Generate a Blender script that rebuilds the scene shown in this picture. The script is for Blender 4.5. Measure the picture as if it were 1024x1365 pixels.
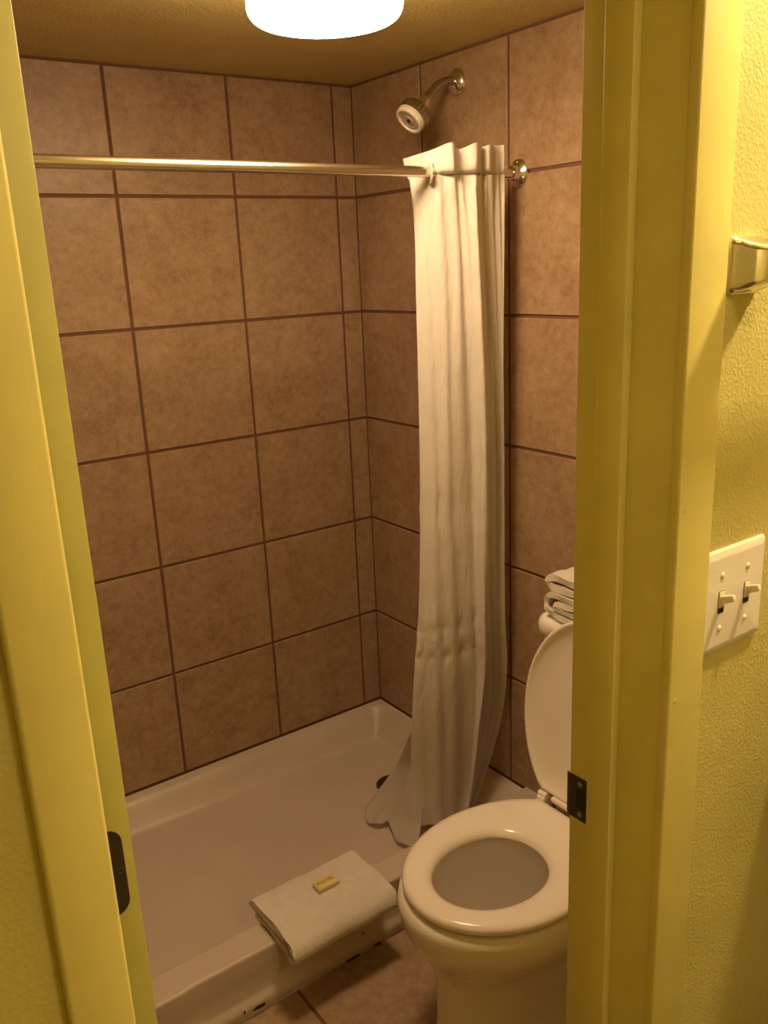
import bpy, bmesh, math, random
from mathutils import Vector, Matrix, Euler

# ------------------------------------------------------------------ reset
for o in list(bpy.data.objects):
    bpy.data.objects.remove(o, do_unlink=True)
SC = bpy.context.scene
COL = SC.collection
random.seed(7)

# ------------------------------------------------------------------ camera
cam_d = bpy.data.cameras.new('camera')
cam = bpy.data.objects.new('camera', cam_d)
COL.objects.link(cam)
RIGHT = Vector((0.81059745, -0.58401462, -0.04311257))
UP = Vector((0.19391788, 0.19822716, 0.9607819))
FWD = Vector((0.55256459, 0.78716765, -0.2739333))
m = Matrix((RIGHT, UP, -FWD)).transposed().to_4x4()
m.translation = Vector((-1.5696, -2.30852, 1.62274))
cam.matrix_world = m
cam_d.sensor_fit = 'HORIZONTAL'
cam_d.sensor_width = 36.0
cam_d.lens = 1158.033 / 1024 * 36.0
cam_d.clip_start = 0.02
SC.camera = cam

# ------------------------------------------------------------------ world, exposure
W = bpy.data.worlds.new('world')
SC.world = W
W.use_nodes = True
W.node_tree.nodes['Background'].inputs[0].default_value = (1.0, 0.72, 0.42, 1)
W.node_tree.nodes['Background'].inputs[1].default_value = 0.0
SC.view_settings.view_transform = 'Standard'
SC.view_settings.look = 'None'
SC.view_settings.exposure = 0.0
SC.view_settings.gamma = 1.0
SC.view_settings.use_curve_mapping = False

# lamp colours / powers (the lamps themselves are built with their fixtures)
WARM = (1.0, 0.69, 0.38)
HALL_WARM = (1.0, 0.77, 0.43)
BATH_EMIT = 74.0      # downward face of the drum
BATH_SIDE = 20.0      # frosted side of the drum
HALL_EMIT = 920.0
ROOM_EMIT = 66.0

# ------------------------------------------------------------------ materials
def new_mat(name):
    mt = bpy.data.materials.new(name)
    mt.use_nodes = True
    nt = mt.node_tree
    return mt, nt, nt.nodes['Principled BSDF']

def N(nt, kind, **kw):
    n = nt.nodes.new(kind)
    for k, v in kw.items():
        setattr(n, k, v)
    return n

def mapped(nt, coord='Object', scale=(1, 1, 1), rnd=False):
    tc = N(nt, 'ShaderNodeTexCoord')
    mp = N(nt, 'ShaderNodeMapping')
    mp.inputs['Scale'].default_value = scale
    nt.links.new(tc.outputs[coord], mp.inputs['Vector'])
    if rnd:
        oi = N(nt, 'ShaderNodeObjectInfo')
        mul = N(nt, 'ShaderNodeMath', operation='MULTIPLY')
        mul.inputs[1].default_value = 37.0
        nt.links.new(oi.outputs['Random'], mul.inputs[0])
        nt.links.new(mul.outputs[0], mp.inputs['Location'])
    return mp.outputs['Vector']

def noise(nt, vec, scale, detail=4, rough=0.55):
    n = N(nt, 'ShaderNodeTexNoise')
    n.inputs['Scale'].default_value = scale
    n.inputs['Detail'].default_value = detail
    n.inputs['Roughness'].default_value = rough
    nt.links.new(vec, n.inputs['Vector'])
    return n.outputs['Fac']

def ramp(nt, fac, stops):
    r = N(nt, 'ShaderNodeValToRGB')
    el = r.color_ramp.elements
    el[0].position, el[0].color = stops[0][0], (*stops[0][1], 1)
    el[1].position, el[1].color = stops[-1][0], (*stops[-1][1], 1)
    for p, c in stops[1:-1]:
        e = el.new(p); e.color = (*c, 1)
    nt.links.new(fac, r.inputs['Fac'])
    return r.outputs['Color']

def bump(nt, bs, height, strength=0.3, dist=0.002):
    b = N(nt, 'ShaderNodeBump')
    b.inputs['Strength'].default_value = strength
    b.inputs['Distance'].default_value = dist
    nt.links.new(height, b.inputs['Height'])
    nt.links.new(b.outputs['Normal'], bs.inputs['Normal'])
    return b

def plain(name, col, rough=0.5, metal=0.0, var=0.06, vscale=30, bscale=None, bstr=0.15, bdist=0.001, coat=0.0):
    mt, nt, bs = new_mat(name)
    v = mapped(nt)
    f = noise(nt, v, vscale, 3)
    lo = tuple(c * (1 - var) for c in col); hi = tuple(min(1, c * (1 + var)) for c in col)
    nt.links.new(ramp(nt, f, [(0.3, lo), (0.7, hi)]), bs.inputs['Base Color'])
    bs.inputs['Roughness'].default_value = rough
    bs.inputs['Metallic'].default_value = metal
    bs.inputs['Coat Weight'].default_value = coat
    if bscale:
        bump(nt, bs, noise(nt, v, bscale, 3), bstr, bdist)
    return mt

def tile_mat(name, cols, scale=1.0, rough=0.42):
    mt, nt, bs = new_mat(name)
    v = mapped(nt, 'Object', rnd=True)
    a = noise(nt, v, 9 * scale, 6, 0.65)
    b = noise(nt, v, 42 * scale, 5, 0.7)
    mix = N(nt, 'ShaderNodeMath', operation='MULTIPLY_ADD')
    mix.inputs[1].default_value = 0.55
    nt.links.new(b, mix.inputs[0])
    mul = N(nt, 'ShaderNodeMath', operation='MULTIPLY')
    mul.inputs[1].default_value = 0.45
    nt.links.new(a, mul.inputs[0])
    nt.links.new(mul.outputs[0], mix.inputs[2])
    c = ramp(nt, mix.outputs[0], [(0.36, cols[0]), (0.47, cols[1]), (0.62, cols[2])])
    # thin darker veins
    vn = N(nt, 'ShaderNodeTexNoise')
    vn.inputs['Scale'].default_value = 20 * scale
    vn.inputs['Detail'].default_value = 7
    vn.inputs['Roughness'].default_value = 0.7
    vn.inputs['Distortion'].default_value = 1.2
    nt.links.new(v, vn.inputs['Vector'])
    vr = ramp(nt, vn.outputs['Fac'], [(0.48, (1, 1, 1)), (0.5, (0.74, 0.66, 0.58)), (0.52, (1, 1, 1))])
    mx = N(nt, 'ShaderNodeMix', data_type='RGBA', blend_type='MULTIPLY')
    mx.inputs[0].default_value = 0.75
    nt.links.new(c, mx.inputs[6]); nt.links.new(vr, mx.inputs[7])
    nt.links.new(mx.outputs[2], bs.inputs['Base Color'])
    bs.inputs['Roughness'].default_value = rough
    bs.inputs['Specular IOR Level'].default_value = 0.4
    bump(nt, bs, b, 0.12, 0.0015)
    return mt

def paint_mat(name, col, rough, peel_scale, strength, dist):
    mt, nt, bs = new_mat(name)
    v = mapped(nt, 'Object')
    f = noise(nt, v, 6, 3)
    lo = tuple(c * 0.95 for c in col); hi = tuple(min(1, c * 1.04) for c in col)
    nt.links.new(ramp(nt, f, [(0.35, lo), (0.65, hi)]), bs.inputs['Base Color'])
    bs.inputs['Roughness'].default_value = rough
    h = noise(nt, v, peel_scale, 3, 0.5)
    hr = N(nt, 'ShaderNodeMapRange')
    hr.interpolation_type = 'SMOOTHSTEP'
    hr.inputs['From Min'].default_value = 0.42
    hr.inputs['From Max'].default_value = 0.66
    nt.links.new(h, hr.inputs['Value'])
    bump(nt, bs, hr.outputs['Result'], strength, dist)
    return mt

def trim_mat(name, col, rough=0.34):
    mt, nt, bs = new_mat(name)
    v = mapped(nt, 'Object', (150, 150, 3))
    v2 = mapped(nt, 'Object')
    f = noise(nt, v2, 12, 4)
    lo = tuple(c * 0.94 for c in col); hi = tuple(min(1, c * 1.03) for c in col)
    nt.links.new(ramp(nt, f, [(0.35, lo), (0.65, hi)]), bs.inputs['Base Color'])
    bs.inputs['Roughness'].default_value = rough
    bump(nt, bs, noise(nt, v, 1.0, 3), 0.25, 0.0006)
    return mt

def terry_mat(name, col):
    mt, nt, bs = new_mat(name)
    v = mapped(nt)
    f = noise(nt, v, 25, 4)
    lo = tuple(c * 0.9 for c in col)
    nt.links.new(ramp(nt, f, [(0.3, lo), (0.7, col)]), bs.inputs['Base Color'])
    bs.inputs['Roughness'].default_value = 0.95
    bs.inputs['Sheen Weight'].default_value = 0.3
    bump(nt, bs, noise(nt, v, 200, 4, 0.75), 0.9, 0.005)
    return mt

def fabric_mat(name, col, trans=0.0, sheer=0.0):
    mt, nt, bs = new_mat(name)
    v = mapped(nt, 'Object', (1, 1, 0.35))
    f = noise(nt, v, 30, 4)
    lo = tuple(c * 0.93 for c in col)
    nt.links.new(ramp(nt, f, [(0.3, lo), (0.7, col)]), bs.inputs['Base Color'])
    bs.inputs['Roughness'].default_value = 0.6
    bump(nt, bs, noise(nt, v, 38, 6, 0.65), 0.8, 0.010)
    if trans:
        tr = N(nt, 'ShaderNodeBsdfTranslucent')
        tr.inputs['Color'].default_value = (*col, 1)
        mx = N(nt, 'ShaderNodeMixShader')
        mx.inputs[0].default_value = trans
        nt.links.new(bs.outputs[0], mx.inputs[1]); nt.links.new(tr.outputs[0], mx.inputs[2])
        last = mx
        if sheer:
            tp = N(nt, 'ShaderNodeBsdfTransparent')
            m2 = N(nt, 'ShaderNodeMixShader')
            m2.inputs[0].default_value = sheer
            nt.links.new(mx.outputs[0], m2.inputs[1]); nt.links.new(tp.outputs[0], m2.inputs[2])
            last = m2
        nt.links.new(last.outputs[0], nt.nodes['Material Output'].inputs['Surface'])
    return mt

def emit_mat(name, col, strength, side=None):
    mt, nt, bs = new_mat(name)
    bs.inputs['Base Color'].default_value = (0.9, 0.88, 0.84, 1)
    bs.inputs['Roughness'].default_value = 0.4
    bs.inputs['Emission Color'].default_value = (*col, 1)
    bs.inputs['Emission Strength'].default_value = strength
    if side is not None:        # frosted drum: brighter below the bulbs than on its side
        g = N(nt, 'ShaderNodeNewGeometry')
        sx = N(nt, 'ShaderNodeSeparateXYZ')
        nt.links.new(g.outputs['Normal'], sx.inputs[0])
        mr = N(nt, 'ShaderNodeMapRange')
        mr.inputs['From Min'].default_value = -1.0
        mr.inputs['From Max'].default_value = -0.2
        mr.inputs['To Min'].default_value = strength
        mr.inputs['To Max'].default_value = side
        nt.links.new(sx.outputs['Z'], mr.inputs['Value'])
        nt.links.new(mr.outputs[0], bs.inputs['Emission Strength'])
    return mt

YEL = (0.60, 0.53, 0.18)
M = {
    'tile': tile_mat('wall_tile', [(0.275, 0.17, 0.098), (0.345, 0.225, 0.138), (0.415, 0.29, 0.19)]),
    'floor_tile': tile_mat('floor_tile', [(0.25, 0.12, 0.065), (0.34, 0.18, 0.10), (0.43, 0.25, 0.15)], 0.8, 0.3),
    'grout': plain('grout', (0.155, 0.075, 0.045), 0.95, bscale=300, bstr=0.3),
    'wall': paint_mat('wall_paint', YEL, 0.5, 260, 0.24, 0.002),
    'wall_in': paint_mat('inner_wall_paint', YEL, 0.5, 190, 0.5, 0.004),
    'ceil': paint_mat('ceiling_paint', (0.58, 0.47, 0.20), 0.6, 120, 0.35, 0.003),
    'trim': trim_mat('trim_paint', (0.64, 0.565, 0.185)),
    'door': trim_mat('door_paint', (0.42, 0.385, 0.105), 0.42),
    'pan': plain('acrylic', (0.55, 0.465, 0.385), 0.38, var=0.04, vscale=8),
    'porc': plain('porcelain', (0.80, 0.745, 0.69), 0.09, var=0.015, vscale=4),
    'seat': plain('seat_plastic', (0.80, 0.74, 0.68), 0.14, var=0.015, vscale=4),
    'chrome': plain('chrome', (0.78, 0.76, 0.72), 0.12, 1.0, var=0.03),
    'rod': plain('brushed_metal', (0.74, 0.70, 0.62), 0.24, 1.0, var=0.03),
    'oldpaint': plain('painted_over_metal', (0.46, 0.40, 0.20), 0.4),
    'dull': plain('dull_chrome', (0.48, 0.43, 0.36), 0.28, 1.0, var=0.06),
    'bronze': plain('dark_bronze', (0.055, 0.045, 0.035), 0.42, 0.55, var=0.2, vscale=60),
    'dark': plain('dark_hole', (0.012, 0.010, 0.009), 0.8),
    'terry': terry_mat('terry', (0.84, 0.78, 0.71)),
    'curtain': fabric_mat('curtain_fabric', (0.80, 0.745, 0.71), 0.12),
    'liner': fabric_mat('liner_fabric', (0.70, 0.64, 0.58), 0.25, 0.35),
    'ringp': plain('clear_ring_plastic', (0.62, 0.58, 0.54), 0.25),
    'soap': plain('soap_wrap', (0.72, 0.60, 0.24), 0.4, bscale=80, bstr=0.2),
    'ink': plain('soap_ink', (0.20, 0.12, 0.04), 0.6),
    'plate': plain('switch_plastic', (0.84, 0.78, 0.70), 0.22, var=0.01),
    'toggle': plain('toggle_plastic', (0.72, 0.64, 0.48), 0.3, var=0.02),
    'headw': plain('shower_face_plastic', (0.78, 0.72, 0.62), 0.35, var=0.04),
    'headg': plain('shower_grey_face', (0.42, 0.36, 0.30), 0.45, var=0.1),
    'wood': plain('vanity_wood', (0.10, 0.045, 0.02), 0.4, var=0.25, vscale=18),
    'counter': plain('counter_top', (0.55, 0.45, 0.33), 0.3, var=0.1, vscale=50),
    'carpet': plain('carpet', (0.16, 0.10, 0.055), 0.95, var=0.2, vscale=200, bscale=400, bstr=0.5),
    'dirt': plain('peeled_caulk', (0.035, 0.025, 0.018), 0.9),
    'caulk': plain('caulk', (0.50, 0.42, 0.34), 0.6),
    'lamp': emit_mat('lamp_diffuser', WARM, BATH_EMIT, BATH_SIDE),
    'dome': emit_mat('dome_glass', HALL_WARM, ROOM_EMIT),
    'globe': emit_mat('globe_glass', HALL_WARM, HALL_EMIT),
}
# water
mt, nt, bs = new_mat('toilet_water')
bs.inputs['Base Color'].default_value = (0.80, 0.77, 0.74, 1)
bs.inputs['Roughness'].default_value = 0.05
bs.inputs['IOR'].default_value = 1.33
bs.inputs['Transmission Weight'].default_value = 0.15
M['water'] = mt

# ------------------------------------------------------------------ helpers
def link(name, me, mat=None, parent=None, smooth=False, loc=None):
    o = bpy.data.objects.new(name, me)
    COL.objects.link(o)
    if mat is not None and not me.materials:
        me.materials.append(M[mat])
    if smooth:
        for p in me.polygons:
            p.use_smooth = True
    if parent is not None:
        o.parent = parent
    if loc is not None:
        o.location = loc
    return o

def obj(name, bm, mat, parent=None, smooth=False, loc=None, auto=None):
    bmesh.ops.recalc_face_normals(bm, faces=bm.faces)
    me = bpy.data.meshes.new(name)
    bm.to_mesh(me); bm.free()
    o = link(name, me, mat, parent, smooth or auto is not None, loc)
    if auto is not None:
        me.set_sharp_from_angle(angle=math.radians(auto))
    return o

def tag(o, label, cat, kind=None, group=None):
    o['label'] = label
    o['category'] = cat
    if kind: o['kind'] = kind
    if group: o['group'] = group
    return o

def empty(name, loc=(0, 0, 0)):
    o = bpy.data.objects.new(name, None)
    o.empty_display_size = 0.05
    COL.objects.link(o)
    o.location = loc
    return o

def adopt(parent, *children):
    """parent keeps world coords of children built in world space"""
    for c in children:
        c.parent = parent
        c.matrix_parent_inverse = Matrix.Translation(parent.location).inverted()
    return parent

def add_box(bm, x0, x1, y0, y1, z0, z1, bev=0.0, seg=2, mat=None):
    r = bmesh.ops.create_cube(bm, size=1.0)
    vs = r['verts']
    for v in vs:
        v.co = Vector(((x0 + x1) / 2 + v.co.x * (x1 - x0), (y0 + y1) / 2 + v.co.y * (y1 - y0), (z0 + z1) / 2 + v.co.z * (z1 - z0)))
    if bev > 0:
        es = list({e for v in vs for e in v.link_edges})
        bmesh.ops.bevel(bm, geom=es, offset=bev, segments=seg, profile=0.5, affect='EDGES')

def box(name, x0, x1, y0, y1, z0, z1, mat, parent=None, bev=0.0, seg=2, smooth=None):
    bm = bmesh.new()
    add_box(bm, x0, x1, y0, y1, z0, z1, bev, seg)
    return obj(name, bm, mat, parent, auto=(40 if bev > 0 and smooth is not False else None))

def loft(bm, rings, closed=True, cap0=False, cap1=False):
    vr = [[bm.verts.new(p) for p in r] for r in rings]
    n = len(vr[0])
    for a, b in zip(vr[:-1], vr[1:]):
        for i in range(n if closed else n - 1):
            j = (i + 1) % n
            try: bm.faces.new((a[i], a[j], b[j], b[i]))
            except ValueError: pass
    if cap0: bm.faces.new(list(reversed(vr[0])))
    if cap1: bm.faces.new(vr[-1])
    return vr

def frame_of(d):
    d = Vector(d).normalized()
    u = d.cross(Vector((0, 0, 1)))
    if u.length < 1e-3: u = d.cross(Vector((0, 1, 0)))
    u.normalize()
    return d, u, d.cross(u).normalized()

def add_lathe(bm, origin, axis, prof, n=32, cap0=False, cap1=False):
    """prof: list of (radius, distance along axis)"""
    d, u, w = frame_of(axis)
    o = Vector(origin)
    rings = []
    for r, h in prof:
        rings.append([o + d * h + (u * math.cos(2 * math.pi * i / n) + w * math.sin(2 * math.pi * i / n)) * r for i in range(n)])
    loft(bm, rings, True, cap0, cap1)

def lathe(name, origin, axis, prof, mat, parent=None, n=32, cap0=True, cap1=True, auto=40):
    bm = bmesh.new()
    add_lathe(bm, origin, axis, prof, n, cap0, cap1)
    return obj(name, bm, mat, parent, auto=auto)

def add_tube(bm, pts, rad, n=16, caps=True):
    pts = [Vector(p) for p in pts]
    rings = []
    u = None
    for i, p in enumerate(pts):
        d = (pts[min(i + 1, len(pts) - 1)] - pts[max(i - 1, 0)]).normalized()
        if u is None:
            _, u, w = frame_of(d)
        else:
            u = (u - d * u.dot(d)).normalized()
        w = d.cross(u)
        r = rad[i] if isinstance(rad, (list, tuple)) else rad
        rings.append([p + (u * math.cos(2 * math.pi * k / n) + w * math.sin(2 * math.pi * k / n)) * r for k in range(n)])
    loft(bm, rings, True, caps, caps)

def tube(name, pts, rad, mat, parent=None, n=16):
    bm = bmesh.new()
    add_tube(bm, pts, rad, n)
    return obj(name, bm, mat, parent, auto=50)

def catmull(pts, sub, closed=False):
    pts = [Vector(p) for p in pts]
    out = []
    n = len(pts)
    for i in range(n - 1):
        p0, p1, p2, p3 = pts[max(i - 1, 0)], pts[i], pts[i + 1], pts[min(i + 2, n - 1)]
        for k in range(sub):
            t = k / sub
            out.append(0.5 * ((2 * p1) + (p2 - p0) * t + (2 * p0 - 5 * p1 + 4 * p2 - p3) * t * t + (3 * p1 - p0 - 3 * p2 + p3) * t ** 3))
    out.append(pts[-1])
    return out

def surface(name, keys, sub_s, sub_t, mat, parent=None, thick=0.0, wobble=None):
    """keys: rows of control points -> smooth sheet"""
    rows = [catmull(r, sub_s) for r in keys]
    cols = [catmull([r[i] for r in rows], sub_t) for i in range(len(rows[0]))]
    nt_ = len(cols[0]); ns = len(cols)
    bm = bmesh.new()
    grid = [[cols[i][j].copy() for i in range(ns)] for j in range(nt_)]
    if wobble:
        for j in range(nt_):
            for i in range(ns):
                grid[j][i] += wobble(i / (ns - 1), j / (nt_ - 1), grid[j][i])
    loft(bm, grid, closed=False)
    o = obj(name, bm, mat, parent, smooth=True)
    if thick:
        md = o.modifiers.new('thickness', 'SOLIDIFY')
        md.thickness = thick
        md.offset = 0
    return o

# ------------------------------------------------------------------ room dimensions
CEIL = 2.131
LIP = 0.139
XL = -1.52            # left wall of the shower
YF = -1.685           # inner face of the door wall
YO = -1.803           # outer face of the door wall
P = 0.336             # tile pitch
G = 0.0082            # joint width
ROWS = [CEIL, 1.820, 1.484, 1.148, 0.812, 0.476, LIP]

tile_cache = {}
def tile_mesh(w, h, d, bev=0.0014):
    """w along X, h along Z, front face at y=0 looking to -Y"""
    key = (round(w, 4), round(h, 4), d)
    if key not in tile_cache:
        bm = bmesh.new()
        add_box(bm, -w / 2, w / 2, 0, d, -h / 2, h / 2)
        es = [e for e in bm.edges if all(v.co.y < 1e-6 for v in e.verts)]
        bmesh.ops.bevel(bm, geom=es, offset=bev, segments=1, profile=0.5, affect='EDGES')
        bmesh.ops.recalc_face_normals(bm, faces=bm.faces)
        me = bpy.data.meshes.new('tile')
        bm.to_mesh(me); bm.free()
        tile_cache[key] = me
    return tile_cache[key]

def put_tile(parent, w, h, loc, rot, mat, j=0.0006):
    me = tile_mesh(w, h, 0.006)
    if not me.materials: me.materials.append(M[mat])
    o = bpy.data.objects.new('tile', me)
    COL.objects.link(o)
    o.parent = parent
    o.rotation_euler = rot
    o.location = loc
    return o

# back wall ------------------------------------------------------------------
wall_back = tag(box('wall_back', XL - 0.1, 0.1, 0.0035, 0.1, 0, CEIL + 0.05, 'grout'), 'tiled back wall of the shower with dark grout', 'wall', 'structure')
xs = [0.0, -0.0678]
while xs[-1] - P > XL: xs.append(xs[-1] - P)
xs.append(XL)
for zt, zb in zip(ROWS[:-1], ROWS[1:]):
    for xr, xl_ in zip(xs[:-1], xs[1:]):
        gr = 0.0012 if xr == 0 else G / 2
        a, b = xl_ + G / 2, xr - gr
        t0, b0 = (zt - (0.007 if zt == CEIL else G / 2)), (zb + (0.008 if zb == LIP else G / 2))
        put_tile(wall_back, b - a, t0 - b0, ((a + b) / 2, random.uniform(-.0004, .0004), (t0 + b0) / 2), (0, 0, 0), 'tile')

# right wall -----------------------------------------------------------------
wall_right = tag(box('wall_right', 0.0035, 0.1, YF, 0.0035, 0, CEIL + 0.05, 'grout'), 'tiled right wall carrying the shower head', 'wall', 'structure')
ys = [0.0, -0.3258]
while ys[-1] - P > YF: ys.append(ys[-1] - P)
ys.append(YF)
rows_r = ROWS + [0.0]
for zt, zb in zip(rows_r[:-1], rows_r[1:]):
    for yb, ya in zip(ys[:-1], ys[1:]):
        if zb == 0.0 and yb > -0.9: continue
        a, b = ya + G / 2, yb - (0.0012 if yb == 0 else G / 2)
        t0, b0 = (zt - (0.007 if zt == CEIL else G / 2)), (zb + (0.008 if zb == LIP else G / 2))
        put_tile(wall_right, b - a, t0 - b0, (random.uniform(-.0004, .0004), (a + b) / 2, (t0 + b0) / 2), (0, 0, -math.pi / 2), 'tile')

# left wall ------------------------------------------------------------------
wall_left = tag(box('wall_left', XL - 0.1, XL - 0.0035, YF, 0.0035, 0, CEIL + 0.05, 'grout'), 'tiled left wall hidden behind the open door', 'wall', 'structure')
for zt, zb in zip(ROWS[:-1], ROWS[1:]):
    for yb, ya in zip(ys[:4], ys[1:4]):
        a, b = ya + G / 2, yb - G / 2
        t0, b0 = zt - G / 2, zb + G / 2
        put_tile(wall_left, b - a, t0 - b0, (XL, (a + b) / 2, (t0 + b0) / 2), (0, 0, math.pi / 2), 'tile')
box('painted_section', XL - 0.0034, XL, YF, ys[3], 0, CEIL, 'wall_in', wall_left)

# ceiling, floor ---------------------------------------------------------------
ceiling = tag(box('ceiling', XL - 0.1, 0.1, YF - 0.01, 0.1, CEIL, CEIL + 0.1, 'ceil'), 'low yellow textured bathroom ceiling', 'ceiling', 'structure')
floor = tag(box('floor', XL, 0.0, YO, 0.0, -0.1, -0.004, 'grout'), 'reddish brown tiled bathroom floor', 'floor', 'structure')
fx = [-0.827 + P * k for k in range(-2, 4)]
fx = [max(XL, v) for v in fx if v > XL] 
fx = [XL] + [v for v in fx if v < -0.02] + [0.0]
fy = [-0.80, -1.136, -1.472, YO]
for xa, xb in zip(fx[:-1], fx[1:]):
    for yb, ya in zip(fy[:-1], fy[1:]):
        if xb - xa < 0.02: continue
        w, h = xb - xa - G, yb - ya - G
        put_tile(floor, w, h, ((xa + xb) / 2, (ya + yb) / 2, 0), (-math.pi / 2, 0, 0), 'floor_tile')

# door wall ---------------------------------------------------------------------
OL, OR, OT = -1.4445, -0.875, 2.03       # opening
bm = bmesh.new()
add_box(bm, -2.75, OL - 0.02, YO, YF, 0, 2.44)
add_box(bm, OR + 0.02, 0.75, YO, YF, 0, 2.44)
add_box(bm, OL - 0.02, OR + 0.02, YO, YF, OT + 0.02, 2.44)
wall_front = tag(obj('wall_front', bm, 'wall'), 'yellow textured wall around the doorway', 'wall', 'structure')

# outer room around the camera (same yellow paint)
wo1 = tag(box('wall_outer_left', -2.85, -2.75, -4.2, YF, 0, 2.44, 'wall'), 'yellow textured wall left of the camera', 'wall', 'structure')
wo2 = tag(box('wall_outer_right', 0.65, 0.75, -4.2, YO, 0, 2.44, 'wall'), 'yellow textured wall beyond the vanity', 'wall', 'structure')
wo3 = tag(box('wall_rear', -2.85, 0.75, -4.3, -4.2, 0, 2.44, 'wall'), 'yellow textured wall behind the camera', 'wall', 'structure')
flo2 = tag(box('floor_outer', -2.85, 0.75, -4.3, YO, -0.1, 0.0, 'carpet'), 'brown carpet outside the bathroom', 'floor', 'structure')
cei2 = tag(box('ceiling_outer', -2.85, 0.75, -4.3, YF, 2.44, 2.54, 'ceil'), 'yellow ceiling outside the bathroom', 'ceiling', 'structure')

# door frame ---------------------------------------------------------------------
trim = tag(empty('trim_1', ((OL + OR) / 2, -1.745, 0)), 'yellow painted door frame with casing and stop', 'door frame', 'structure')
JY0, JY1 = -1.8035, -1.682
parts = []
parts.append(box('jamb', OR, OR + 0.0195, JY0, JY1, 0, OT, 'trim', bev=0.0012))
parts.append(box('jamb', OL - 0.0195, OL, JY0, JY1, 0, OT, 'trim', bev=0.0012))
parts.append(box('jamb', OL - 0.0195, OR + 0.0195, JY0, JY1, OT, OT + 0.0195, 'trim', bev=0.0012))
SY0, SY1 = -1.751, -1.7165
parts.append(box('door_stop', OR - 0.011, OR + 0.001, SY0, SY1, 0, OT, 'trim', bev=0.0022))
parts.append(box('door_stop', OL - 0.001, OL + 0.011, SY0, SY1, 0, OT, 'trim', bev=0.0022))
parts.append(box('door_stop', OL, OR, SY0, SY1, OT - 0.011, OT + 0.001, 'trim', bev=0.0022))

def casing(name, x0, x1, z0, z1):
    """flat casing with an eased outer edge, front at y=-1.8155"""
    return box(name, x0, x1, -1.8155, -1.8025, z0, z1, 'trim', bev=0.0022, seg=3)
cr = casing('casing', OR - 0.002, -0.8205, 0, OT + 0.004)
cl = casing('casing', -1.4870, OL - 0.003, 0, OT + 0.004)
ct = casing('casing', -1.4870, -0.8205, OT + 0.004, OT + 0.058)
parts += [cr, cl, ct]
adopt(trim, *parts)
# filled nail holes on the right casing
for k, (nx, nz) in enumerate(((-0.866, 1.381), (-0.866, 1.175), (-0.866, 0.984))):
    nm = lathe('nail_head', (nx, -1.8153, nz), (0, -1, 0), [(0.0032, 0), (0.0030, 0.0004), (0.0015, 0.0008), (0.0002, 0.0003)], 'trim', n=12)
    nm.parent = cr
    nm.matrix_parent_inverse = (Matrix.Translation(trim.location) @ Matrix.Translation(trim.location).inverted()).inverted()

# strike plate: rounded rectangle with lip towards the bathroom, latch hole, two screws
def rrect(w, h, r, n=5):
    pts = []
    for cx, cy, a0 in ((w / 2 - r, h / 2 - r, 0), (-w / 2 + r, h / 2 - r, 90), (-w / 2 + r, -h / 2 + r, 180), (w / 2 - r, -h / 2 + r, 270)):
        for k in range(n + 1):
            a = math.radians(a0 + 90 * k / n)
            pts.append((cx + r * math.cos(a), cy + r * math.sin(a)))
    return pts

sp = empty('strike_plate', (OR, -1.695, 1.001))
bm = bmesh.new()
# plate in the y-z plane, curved lip over the far edge
prof = [(-1.7163, 0.0), (-1.700, 0.0), (-1.690, 0.0), (-1.684, 0.0), (-1.680, 0.0008), (-1.6765, 0.003), (-1.674, 0.0065)]
rings = []
for th in (0.0013,):
    for (py, off), zc in zip(prof, (0.0285, 0.0285, 0.0285, 0.0285, 0.0285, 0.027, 0.022)):
        rings.append([(OR - th + off * 0.9, py, 1.001 - zc), (OR - th + off * 0.9, py, 1.001 + zc), (OR + off * 0.9, py, 1.001 + zc), (OR + off * 0.9, py, 1.001 - zc)])
loft(bm, rings, True, True, True)
s0 = obj('plate', bm, 'bronze', auto=30)
s1 = box('latch_hole', OR - 0.0016, OR - 0.0005, -1.7155, -1.6925, 0.988, 1.014, 'dark', bev=0.0004, seg=1)
s2 = lathe('screw', (OR - 0.0012, -1.699, 1.0215), (-1, 0, 0), [(0.0034, 0), (0.0032, 0.0006), (0.0012, 0.0007), (0.0010, 0.0002)], 'dull', n=14)
s3 = lathe('screw', (OR - 0.0012, -1.699, 0.9805), (-1, 0, 0), [(0.0034, 0), (0.0032, 0.0006), (0.0012, 0.0007), (0.0010, 0.0002)], 'dull', n=14)
adopt(sp, s0, s1, s2, s3)
sp.parent = trim
sp.matrix_parent_inverse = Matrix.Translation(trim.location).inverted()
sp['label'] = 'dark bronze strike plate'

# door, open into the bathroom, only its hinge edge shows ------------------------
DX0, DX1, DY0, DY1 = -1.425, -1.390, -1.659, -1.10
door = tag(empty('door_1', (-1.4075, DY0, 0)), 'yellow door swung open, only its hinge edge showing', 'door', 'structure')
leaf = box('door_leaf', DX0, DX1, DY0, DY1, 0.012, 2.015, 'door', bev=0.0015)

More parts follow.
